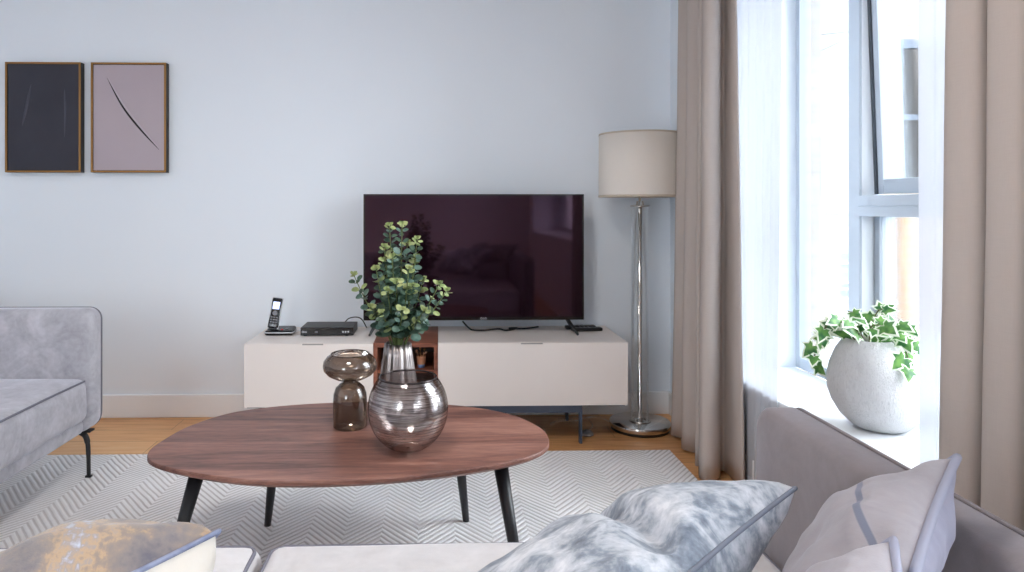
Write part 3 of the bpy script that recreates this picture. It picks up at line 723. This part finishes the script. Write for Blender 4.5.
obj('rim', tubes([(gx + .061 * math.cos(a * PI / 20), gy + .061 * math.sin(a * PI / 20), TT + .2375) for a in range(40)], .0018, 6, closed=True), M['smoke'], sv)
# globe vase
bx, by, rr = -.095, 2.03, .119
gv = thing('globe_vase', 'round mirrored glass globe vase with scratched lines, front of the table', 'vase', (bx, by, TT))
prof = [(0, .0)]
for i in range(0, 31):
    a = -1.225 + i / 30 * (1.225 + .79)
    prof.append((rr * math.cos(a), .1195 + rr * 1.08 * math.sin(a)))
rim_r, rim_z = prof[-1]
bm = bmesh.new(); add_lathe(bm, prof, (bx, by, TT), 72); g_ = obj('globe', bm, M['globe'], gv)
obj('rim', tubes([(bx + rim_r * math.cos(a * PI / 28), by + rim_r * math.sin(a * PI / 28), TT + rim_z) for a in range(56)], .003, 8, closed=True), M['globe_rim'], gv)
# fluted silver vase with eucalyptus
vx, vy = -.142, 2.315
fv = thing('fluted_vase', 'tall fluted silver vase holding eucalyptus', 'vase', (vx, vy, TT))
bm = bmesh.new(); prof = [(.068, 0), (.0665, .06), (.059, .14), (.048, .215), (.0435, .255)]; seg = 112
rings = []
for r, z in prof + [(.0395, .255), (.05, .10), (.055, .008)]:
    rings.append([bm.verts.new((vx + r * (1 +   .05 * math.cos(14 * 2 * PI * k / seg)) * math.cos(2 * PI * k / seg), vy + r * (1 +   .05 * math.cos(14 * 2 * PI * k / seg)) * math.sin(2 * PI * k / seg), TT + z)) for k in range(seg)])
for a, b in zip(rings, rings[1:]):
    for k in range(seg): f = bm.faces.new((a[k], a[(k + 1) % seg], b[(k + 1) % seg], b[k])); f.smooth = True
bm.faces.new(rings[-1]); bm.faces.new(rings[0])
obj('body', bm, M['steel'], fv)
def leaf_disc(bm, base, d, nrm, L, W, mi, cup=.15):
    d = d.normalized(); s = d.cross(nrm).normalized(); nn = s.cross(d).normalized()
    c = bm.verts.new(base + d * L * .52 - nn * cup * W * .4); ring = []
    for k in range(12):
        a = 2 * PI * k / 12; u = .5 - .5 * math.cos(a); w = math.sin(a) * (1 if True else 0)
        ring.append(bm.verts.new(base + d * L * u + s * W * .5 * w * (1 - .18 * (u - .4)) + nn * cup * W * .5 * w * w))
    for k in range(12):
        f = bm.faces.new((c, ring[k], ring[(k + 1) % 12])); f.material_index = mi; f.smooth = True
eu = thing('eucalyptus', 'leafy green eucalyptus branches with yellow tips standing in the silver vase', 'plant', (vx, vy, TT + .2))
rnd = random.Random(11)
# stem tips in metres from the vase mouth: sideways, depth, height above mouth
tips = [(-.03, .02, .40), (.015, -.02, .405), (.065, .0, .355), (-.15, .0, .235), (.14, .02, .20), (.165, -.05, .185), (-.07, -.05, .26), (-.055, .04, .28), (.04, -.07, .26), (.06, .05, .29), (0, -.08, .22), (-.09, -.03, .13), (.09, -.05, .12), (-.02, .06, .31), (.02, -.1, .13), (-.05, -.09, .12), (.085, .03, .215), (-.015, -.06, .30), (.03, .03, .34), (-.045, -.02, .33), (.05, -.04, .20), (-.03, -.08, .19)]
for ti, (dx, dy, dz) in enumerate(tips):
    p0 = Vector((vx + dx * .06, vy + dy * .06, TT + .07)); p1 = Vector((vx + dx * .16, vy + dy * .2, TT + .255)); p3 = Vector((vx + dx, vy + dy, TT + .252 + dz))
    p2 = p1.lerp(p3, .5) + Vector((dx * .12, dy * .1, .02)); path = catmull([p0, p1, p2, p3], 10); n = len(path)
    st = obj('stem', tubes(path, [.0028 - .0015 * i / n for i in range(n)], 6), M['euc_stem'], eu)
    bm = bmesh.new(); L = sum((path[i + 1] - path[i]).length for i in range(n - 1)); acc = 0; nextd = .265 if dz > .1 else .2; phi = rnd.uniform(0, PI)
    nextd = .215
    for i in range(n - 1):
        seglen = (path[i + 1] - path[i]).length; acc += seglen
        while acc > nextd:
            k = nextd / L; d = (path[i + 1] - path[i]).normalized()
            size = .039 * (1.05 - .55 * max(0, k - .45) / .55) * rnd.uniform(.85, 1.15)
            tipmat = 2 if k > .95 else (1 if rnd.random() < .4 else 0)
            if k > .75 and rnd.random() < .16: tipmat = 2
            for s in (0, PI):
                a = phi + s + rnd.uniform(-.4, .4); side = d.orthogonal().normalized(); side.rotate(Matrix.Rotation(a, 3, d))
                ld = (side * 1.0 + d * rnd.uniform(.15, .7)).normalized()
                nr = (d * .9 - side * .35 + Vector((rnd.uniform(-.5, .5), -.75 + rnd.uniform(-.3, .3), rnd.uniform(-.3, .3))))
                leaf_disc(bm, path[i + 1] + side * .004, ld, nr, size, size * rnd.uniform(.78, .98), tipmat, rnd.uniform(.05, .3))
            phi += PI / 2 + rnd.uniform(-.3, .3); nextd += .0165 + .005 * rnd.random() - .009 * max(0, k - .6)
    for s in range(5):
        a = s * 2 * PI / 5; side = Vector((math.cos(a), math.sin(a), .9)); leaf_disc(bm, path[-1], side, Vector((0, -1, .3)), .016, .010, 2, .2)
    obj('leaves', bm, [M['euc'], M['euc_pale'], M['euc_tip']], st)

# ------------------------------------------------------------------ sofas
def rounded_outline(u0, u1, v0, v1, rs, n=6):
    """closed loop in the (u, v) plane with a radius for each corner, from (u0,v0) anticlockwise"""
    out = []
    for (cu, cv, a0), r in zip(((u0, v0, PI), (u1, v0, 1.5 * PI), (u1, v1, 0), (u0, v1, .5 * PI)), rs):
        ccu = cu + (r if cu == u0 else -r); ccv = cv + (r if cv == v0 else -r)
        for k in range(n + 1):
            a = a0 + k / n * PI / 2; out.append((ccu + r * math.cos(a), ccv + r * math.sin(a)))
    return out
def arm_panel(axis, a0, a1, u0, u1, z0, z1, rs, seed):
    """upholstered panel: thickness a0..a1 along axis ('x' or 'y'), outline in the other axis and z"""
    loop = rounded_outline(u0, u1, z0, z1, rs); bm = bmesh.new(); rings = []; e = .016; n = len(loop)
    cu, cz = (u0 + u1) / 2, (z0 + z1) / 2
    lev = [(a0, e), (a0 + .005, .006), (a0 + e, 0), (a1 - e, 0), (a1 - .005, .006), (a1, e)]
    def P(a, u, z): return (a, u, z) if axis == 'x' else (u, a, z)
    for a, ins in lev:
        rings.append([bm.verts.new(P(a, u + (ins if u < cu else -ins), z + (ins if z < cz else -ins))) for u, z in loop])
    for a, b in zip(rings, rings[1:]):
        for k in range(n): f = bm.faces.new((a[k], a[(k + 1) % n], b[(k + 1) % n], b[k])); f.smooth = True
    for rg_, a, sg in ((rings[0], a0, -1), (rings[-1], a1, 1)):
        prev = rg_
        for sc_, bul in ((.85, .006), (.55, .012), (.2, .014)):
            nr = [bm.verts.new(P(a + sg * bul, cu + (u - cu) * sc_, cz + (z - cz) * sc_)) for u, z in loop]
            for k in range(n): f = bm.faces.new((prev[k], prev[(k + 1) % n], nr[(k + 1) % n], nr[k])); f.smooth = True
            prev = nr
        f = bm.faces.new(prev); f.smooth = True
    pipes = []
    for a in ((a1 - .004) if seed == 1 else (a0 + .004),):
        pipes.append([P(a, u + (.003 if u < cu else -.003), z + (.003 if z < cz else -.003)) for u, z in loop])
    return bm, pipes
def blade_leg(x, y, z0, z1, dx, dy):
    bm = bmesh.new()
    add_box(bm, x - .045 if dx else x - .014, x + .02 if dx else x + .014, y - .02, y + .02, z1 - .008, z1 - .0005, .001)
    add_tube(bm, catmull([(x - dx * .04, y - dy * .04, z1 - .008), (x - dx * .012, y - dy * .012, z1 - .022), (x, y, z1 - .05), (x + dx * .004, y + dy * .004, (z0 + z1) / 2), (x + dx * .006, y + dy * .006, z0 + .008)], 6), [.011] * 13 + [.009] * 6 + [.008] * 6, 10)
    add_box(bm, x + dx * .006 - .012, x + dx * .006 + .012, y + dy * .006 - .009, y + dy * .006 + .009, z0, z0 + .009, .002)
    return bm

RZ = .0113
# the sofa on the far left, facing the window
s1 = thing('sofa', 'grey velvet sofa against the left side, its arm near the media unit', 'sofa', (-1.9, 1.9, RZ))
obj('base_frame', rbox(-2.40, -1.437, .95, 2.80, .205, .262, .02, 0, .001), M['sofa'], s1)
seatc = obj('seat_cushion', rbox(-2.22, -1.415, 1.88, 2.793, .258, .432, .035, .018, .003, 3, front_dome=.008), M['sofa'], s1)
ring = [(-1.424, 1.90, .427), (-1.420, 2.1, .426), (-1.420, 2.5, .427), (-1.424, 2.77, .421)]
obj('piping', tubes(catmull(ring, 6), .004, 8), M['piping'], seatc)
seatd = obj('seat_cushion', rbox(-2.22, -1.415, 1.03, 1.872, .258, .432, .035, .018, .003, 5, front_dome=.008), M['sofa'], s1)
obj('piping', tubes(catmull([(-1.424, 1.05, .427), (-1.420, 1.3, .427), (-1.420, 1.6, .427), (-1.424, 1.85, .421)], 6), .004, 8), M['piping'], seatd)
obj('backrest', rbox(-2.45, -2.215, 1.0, 2.80, .25, .80, .06, 0, .004, 2), M['sofa'], s1)
for y0, y1, sd in ((2.797, 2.885, 1), (.93, 1.018, 2)):
    bm, pipes = arm_panel('y', y0, y1, -2.42, -1.408, .205, .704, (.03, .06, .045, .05), sd)
    am = obj('armrest', bm, M['sofa'], s1)
    for p in pipes: obj('piping', tubes(p, .0042, 8, closed=True), M['piping'], am)
for x, y in ((-1.447, 2.838), (-1.447, .985), (-2.36, 2.838), (-2.36, .985)):
    obj('leg', blade_leg(x, y, RZ, .207, 1 if x > -2 else -1, 0), M['black_metal'], s1)

# the foreground sofa, seen over its back
s2 = thing('sofa', 'grey velvet sofa in the foreground with cushions on it', 'sofa', (-.2, .9, 0))
obj('base_frame', rbox(-1.20, .665, .2, 1.36, .2, .262, .02), M['sofa_light'], s2)
for x0, x1, sd in ((-.349, .655, 1), (-1.19, -.357, 4)):
    sc1 = obj('seat_cushion', rbox(x0, x1, .41, 1.405, .258, .438, .035, .018, .003, sd), M['sofa_light'], s2)
    loop = rounded_outline(x0 + .012, x1 - .012, .422, 1.393, (.03,) * 4)
    obj('piping', tubes([(a, b, .4305) for a, b in loop], .004, 8, closed=True), M['piping'], sc1)
obj('backrest', rbox(-1.2, .665, .16, .40, .25, .68, .06, 0, .004, 9), M['sofa_light'], s2)
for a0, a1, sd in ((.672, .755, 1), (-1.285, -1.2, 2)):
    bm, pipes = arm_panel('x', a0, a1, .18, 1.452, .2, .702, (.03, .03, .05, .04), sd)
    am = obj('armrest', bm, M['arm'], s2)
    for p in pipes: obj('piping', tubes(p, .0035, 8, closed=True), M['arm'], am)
for x, y in ((.60, 1.30), (-1.14, 1.30), (.60, .24), (-1.14, .24)):
    obj('leg', blade_leg(x, y, RZ if y > 1 else .0003, .202, 0, 1 if y > 1 else -1), M['black_metal'], s2)

# ------------------------------------------------------------------ cushions
def pillow(label, A, B, C, T, front, back, pipe, group='scatter cushions', seed=0, crease=None, pinch=.07, nflip=False, pipe_r=.0045, full=.5, n=36):
    A, B, C = Vector(A), Vector(B), Vector(C)
    U = (A - B) / 2; V = (A - C); V = (V - U * V.dot(U) / U.length_squared) / 2
    c0 = (B + C) / 2; c0 = A - U - V
    N = U.cross(V).normalized()
    if nflip: N = -N
    bm = bmesh.new(); F = []; Bk = []; bord = []
    for side in (1, -1):
        g = []
        for i in range(n + 1):
            row = []
            for j in range(n + 1):
                u = math.sin((i / n - .5) * PI) if False else 2 * i / n - 1
                v = 2 * j / n - 1
                pu = u * (1 - pinch * (1 - v * v) * u * u); pv = v * (1 - pinch * (1 - u * u) * v * v)
                h = T * (max(0, (1 - u ** 2)) * max(0, (1 - v ** 2))) ** full
                e = max(0, 1 - u ** 8) * max(0, 1 - v ** 8)
                w = noise.noise(Vector((u * 2.1 + seed, v * 2.1, side * 3))) * .012 * e + noise.noise(Vector((u * 5 + seed, v * 5, side * 7))) * .004 * e
                if crease and side == crease[0]:
                    _, ax_, ay_, bx_, by_, dep, wid = crease
                    dd = Vector((bx_ - ax_, by_ - ay_)); tt = max(0, min(1, ((u - ax_) * dd.x + (v - ay_) * dd.y) / dd.length_squared))
                    q = Vector((u - ax_ - dd.x * tt, v - ay_ - dd.y * tt)).length
                    w -= dep * math.exp(-(q / wid) ** 2) * e
                p = c0 + U * pu + V * pv + N * side * (h + w * (1 if side else 1))
                row.append(p)
            g.append(row)
        if side == 1: F = g
        else: Bk = g
    uvl = bm.loops.layers.uv.new('UVMap')
    vf = [[bm.verts.new(p) for p in r] for r in F]
    vb = [[vf[i][j] if i in (0, n) or j in (0, n) else bm.verts.new(Bk[i][j]) for j in range(n + 1)] for i in range(n + 1)]
    for i in range(n):
        for j in range(n):
            f = bm.faces.new((vf[i][j], vf[i + 1][j], vf[i + 1][j + 1], vf[i][j + 1])); f.smooth = True
            for lp_, (a_, b_) in zip(f.loops, ((i, j), (i + 1, j), (i + 1, j + 1), (i, j + 1))): lp_[uvl].uv = (a_ / n, b_ / n)
            f = bm.faces.new((vb[i][j], vb[i][j + 1], vb[i + 1][j + 1], vb[i + 1][j])); f.smooth = True; f.material_index = 1
    border = [F[i][0] for i in range(n)] + [F[n][j] for j in range(n)] + [F[n - i][n] for i in range(n)] + [F[0][n - j] for j in range(n)]
    zmin = min(p.z for r in F + Bk for p in r)
    r = thing('cushion', label, 'cushion', (c0.x, c0.y, zmin), group)
    obj('cover', bm, [front, back], r)
    obj('piping', tubes(border, pipe_r, 8, closed=True), pipe, r)
    return r
pillow('marbled grey and white cushion, biggest in the foreground on the sofa', (.474, .90, .745), (.170, .62, .73), (.20, 1.07, .56), .08, M['marble'], M['marble'], M['slate_piping'], seed=2, crease=(1, .62, -.7, -.3, .9, .03, .14), nflip=True, full=.38, pipe_r=.003)
pillow('lilac grey cushion with panelled front standing in the sofa corner', (.686, .89, .788), (.425, .61, .765), (.67, 1.085, .65), .058, M['striped_big'], M['grey_cushion'], M['grey_piping'], seed=5, pipe_r=.0055, nflip=True)
pillow('small pale grey striped cushion in front of the lilac grey one', (.445, .660, .793), (.34, .46, .77), (.422, .872, .697), .045, M['striped_small'], M['grey_cushion'], M['grey_piping'], seed=9, pipe_r=.0045, nflip=True)
pillow('brown and gold marbled cushion with a cream back, left on the sofa', (-.276, .86, .715), (-.49, .60, .70), (-.325, 1.08, .525), .125, M['brown_cloth'], M['cream'], M['blue_piping'], seed=13, crease=(1, -.6, .9, -.9, -.4, .02, .2), nflip=True, full=.42, pipe_r=.0035)

# ------------------------------------------------------------------ ivy in the pot on the sill
ix, iy, iz = 1.415, 2.162, WZ0 + .0006
iv = thing('potted_ivy', 'variegated ivy in a scored white round pot on the window sill', 'potted plant', (ix, iy, iz))
prof = [(0, .0), (.062, .0), (.085, .012), (.112, .04), (.131, .08), (.139, .12), (.136, .16), (.124, .20), (.105, .24), (.086, .268), (.074, .282), (.069, .285), (.066, .28), (.078, .262), (.09, .24)]
lean = Matrix.Translation((ix, iy, iz)) @ Matrix(((1, 0, -.10, 0), (0, 1, .05, 0), (0, 0, 1, 0), (0, 0, 0, 1)))
bm = bmesh.new(); add_lathe(bm, prof, (0, 0, 0), 72); bmesh.ops.transform(bm, matrix=lean, verts=bm.verts); obj('pot', bm, M['pot'], iv)
bm = bmesh.new(); add_lathe(bm, [(.088, .244), (.05, .252), (0, .256)], (0, 0, 0), 40); bmesh.ops.transform(bm, matrix=lean, verts=bm.verts); obj('soil', bm, M['soil'], iv)
mouth = lean @ Vector((0, 0, .28))
IVY = [(0, 0), (.10, -.22), (.38, -.42), (.36, -.16), (.62, -.02), (.40, .16), (.36, .40), (.20, .46), (0, 1.0)]
half = [(.0, -.02), (.12, -.20), (.40, -.30), (.34, -.05), (.62, .18), (.32, .30), (.26, .52), (0, 1.0)]
def ivy_leaf(bm, base, d, nrm, L):
    d = d.normalized(); s = d.cross(nrm).normalized(); nn = s.cross(d).normalized()
    loop = half + [(-x, y) for x, y in half[-2:0:-1]]
    c = (0, .18); outer = []; inner = []
    for x, y in loop:
        bend = .14 * (x * x) + .10 * max(0, y - .3) ** 2
        outer.append(bm.verts.new(base + (s * x + d * (y + .0) - nn * bend) * L))
        xi, yi = c[0] + (x - c[0]) * .76, c[1] + (y - c[1]) * .78
        inner.append(bm.verts.new(base + (s * xi + d * yi - nn * (.14 * xi * xi - .01)) * L))
    cv = bm.verts.new(base + (d * c[1] + nn * .03) * L); n = len(loop)
    for k in range(n):
        f = bm.faces.new((outer[k], outer[(k + 1) % n], inner[(k + 1) % n], inner[k])); f.material_index = 1
        f = bm.faces.new((inner[k], inner[(k + 1) % n], cv)); f.material_index = 0; f.smooth = True
rnd = random.Random(21)
vines = [[(-.03, .01, 0), (-.09, .03, .05), (-.14, .04, .03), (-.165, .05, -.03), (-.17, .06, -.10)],
         [(-.02, -.02, 0), (-.08, -.01, .06), (-.13, .02, .055), (-.16, .03, .01)],
         [(0, .02, 0), (-.03, .03, .06), (-.06, .03, .09)], [(0, 0, 0), (.02, .0, .07), (.03, -.01, .10)],
         [(.03, -.01, 0), (.06, -.03, .055), (.09, -.05, .05), (.10, -.07, 0)],
         [(.03, -.03, 0), (.05, -.07, .03), (.06, -.10, -.02), (.055, -.12, -.06)],
         [(.02, .03, 0), (.06, .05, .06), (.09, .05, .07)], [(-.02, -.03, 0), (-.03, -.05, .05), (-.01, -.08, .06)], [(.0, -.03, 0), (.03, -.06, .05), (.06, -.07, .055)]]
fo = bmesh.new()
for vn in vines:
    path = catmull([mouth + Vector((p[0] * .88, p[1], p[2])) - Vector((0, 0, .02 if i == 0 else 0)) for i, p in enumerate(vn)], 6)
    stm = obj('vine', tubes(path, .0022, 6), M['ivy_stem'], iv)
    bm = bmesh.new()
    for i in range(3, len(path), 3):
        dd = (path[i] - path[i - 1]).normalized()
        out = Vector((rnd.uniform(-1, 1), rnd.uniform(-1, .3), rnd.uniform(-.5, .5)))
        tip = path[i] + out * .014
        add_tube(bm, [path[i], tip], .001, 5, mi=2)
        ivy_leaf(bm, tip, (out * .8 + dd * .5 + Vector((0, 0, -.45))), Vector((rnd.uniform(-.7, .1), -1, .55 + rnd.uniform(-.4, .4))), rnd.uniform(.042, .068))
    obj('leaves', bm, [M['ivy_green'], M['ivy_white'], M['ivy_stem']], stm)
fo.free()

# ------------------------------------------------------------------ outside
struct('ground', boxes((XR + .53, 30, -15, 40, -.4, -.02)), M['paving'])
bd = thing('brick_building', 'pale brick building across the yard seen through the window', 'building', (9, 10, -.02))
obj('facade', boxes((3.9, 18, 9.8, 10.2, -.02, 6.5)), M['brick_far'], bd)
for x in (6.62, 9.2):
    wf = obj('window_frame', boxes((x, x + .07, 9.73, 9.82, 1.35, 3.55), (x + 1.1, x + 1.17, 9.73, 9.82, 1.35, 3.55), (x + .07, x + 1.1, 9.73, 9.82, 1.35, 1.42), (x + .07, x + 1.1, 9.73, 9.82, 3.42, 3.55), (x + .07, x + 1.1, 9.74, 9.81, 2.38, 2.46)), M['slate'], bd)
    obj('pane', boxes((x + .07, x + 1.1, 9.765, 9.78, 1.42, 3.42)), M['black_gloss'], wf)
dp = obj('downpipe', tubes([(5.46, 9.74, 1.18), (5.46, 9.74, 6.2)], .035, 12), M['slate'], bd)
bm = tubes([(5.5, 9.78, 3.62), (5.9, 9.45, 3.60)], .012, 8); add_tube(bm, [(5.5, 9.78, 3.38), (5.9, 9.45, 3.58)], .012, 8); obj('lamp_bracket', bm, M['slate'], bd)
fn = thing('wire_fence', 'low white wire fence beyond the window', 'fence', (4.5, 6.2, -.02))
for zz in (.92, .60, .42): obj('wire', tubes([(3.0, 6.2, zz), (9.0, 6.2, zz)], .009, 6), M['white_metal'], fn)
for x in (3.05, 5.2, 7.4): obj('post', boxes((x, x + .06, 6.17, 6.23, -.02, 1.0)), M['white_metal'], fn)
tag(rebase(obj('timber_post', boxes((3.37, 3.52, 5.95, 6.08, -.02, 1.06), (3.36, 3.53, 5.94, 6.09, 1.06, 1.085), bev=.004), M['timber']), (3.45, 6.0, -.02)), 'square timber post standing in the yard outside', 'post')
ff = thing('slatted_screen', 'grey slatted screen standing beyond the timber post', 'screen', (4.4, 8, -.02))
for k in range(5): obj('slat', boxes((3.9, 5.1, 8.0, 8.03, .05 + k * .11, .13 + k * .11)), M['slate'], ff)
for x in (3.95, 5.0): obj('post', boxes((x, x + .05, 8.03, 8.08, -.02, .62)), M['slate'], ff)
tag(rebase(obj('brick_pier', boxes((4.0, 4.55, 5.9, 6.1, -.02, 1.12), (3.98, 4.57, 5.88, 6.12, 1.12, 1.16)), M['brick_tan']), (4.3, 6, -.02)), 'tan brick pier in the yard behind the ivy', 'brick pier')

# ------------------------------------------------------------------ light and camera
SKY = 11.5          # overcast sky, brightest overhead
w = bpy.data.worlds.new('World'); sc.world = w; w.use_nodes = True
bg = w.node_tree.nodes['Background']; bg.inputs[0].default_value = (.895, .945, 1, 1)
wn = w.node_tree.nodes; wl = w.node_tree.links
tc = wn.new('ShaderNodeTexCoord'); sx = wn.new('ShaderNodeSeparateXYZ'); wl.new(tc.outputs['Generated'], sx.inputs[0])
mr = wn.new('ShaderNodeMapRange'); wl.new(sx.outputs[2], mr.inputs[0])
for k, val in ((1, 0), (2, 1), (3, SKY * .45), (4, SKY * 1.35)): mr.inputs[k].default_value = val
wl.new(mr.outputs[0], bg.inputs[1])
w.cycles.sampling_method = 'AUTOMATIC'
def portal(loc, rot, a, b):
    L = bpy.data.lights.new('daylight_portal', 'AREA'); L.shape = 'RECTANGLE'; L.size = a; L.size_y = b; L.cycles.is_portal = True
    o = bpy.data.objects.new('daylight_portal', L); COL.objects.link(o); o.location = loc; o.rotation_euler = rot
portal((XR + .56, sum(W1) / 2, (WZ0 + WZ1) / 2), (0, PI / 2, 0), WZ1 - WZ0, W1[1] - W1[0])
portal((sum(W3) / 2, YB - .17, WZ1 / 2), (PI / 2, 0, 0), W3[1] - W3[0], WZ1)
portal((XR + .56, sum(W2) / 2, (WS2 + WZ1) / 2), (0, PI / 2, 0), WZ1 - WS2, W2[1] - W2[0])
cam = bpy.data.cameras.new('camera'); co = bpy.data.objects.new('camera', cam); COL.objects.link(co); sc.camera = co
co.location = (0, 0, 1.12); co.rotation_euler = (PI / 2, 0, -math.atan(16 / 683))
cam.sensor_width = 36; cam.lens = 36 * 683 / 1024; cam.shift_x = 56 / 1024; cam.shift_y = -79 / 1024; cam.clip_start = .02; cam.clip_end = 200
sc.view_settings.view_transform = 'Standard'; sc.view_settings.look = 'None'; sc.view_settings.gamma = 1; sc.view_settings.use_curve_mapping = False
sc.view_settings.exposure = 1.07
sc.cycles.use_denoising = True
sc.cycles.max_bounces = 16; sc.cycles.diffuse_bounces = 8; sc.cycles.glossy_bounces = 6; sc.cycles.transmission_bounces = 10; sc.cycles.transparent_max_bounces = 24
sc.cycles.caustics_reflective = False; sc.cycles.caustics_refractive = False
sc.cycles.sample_clamp_indirect = 6
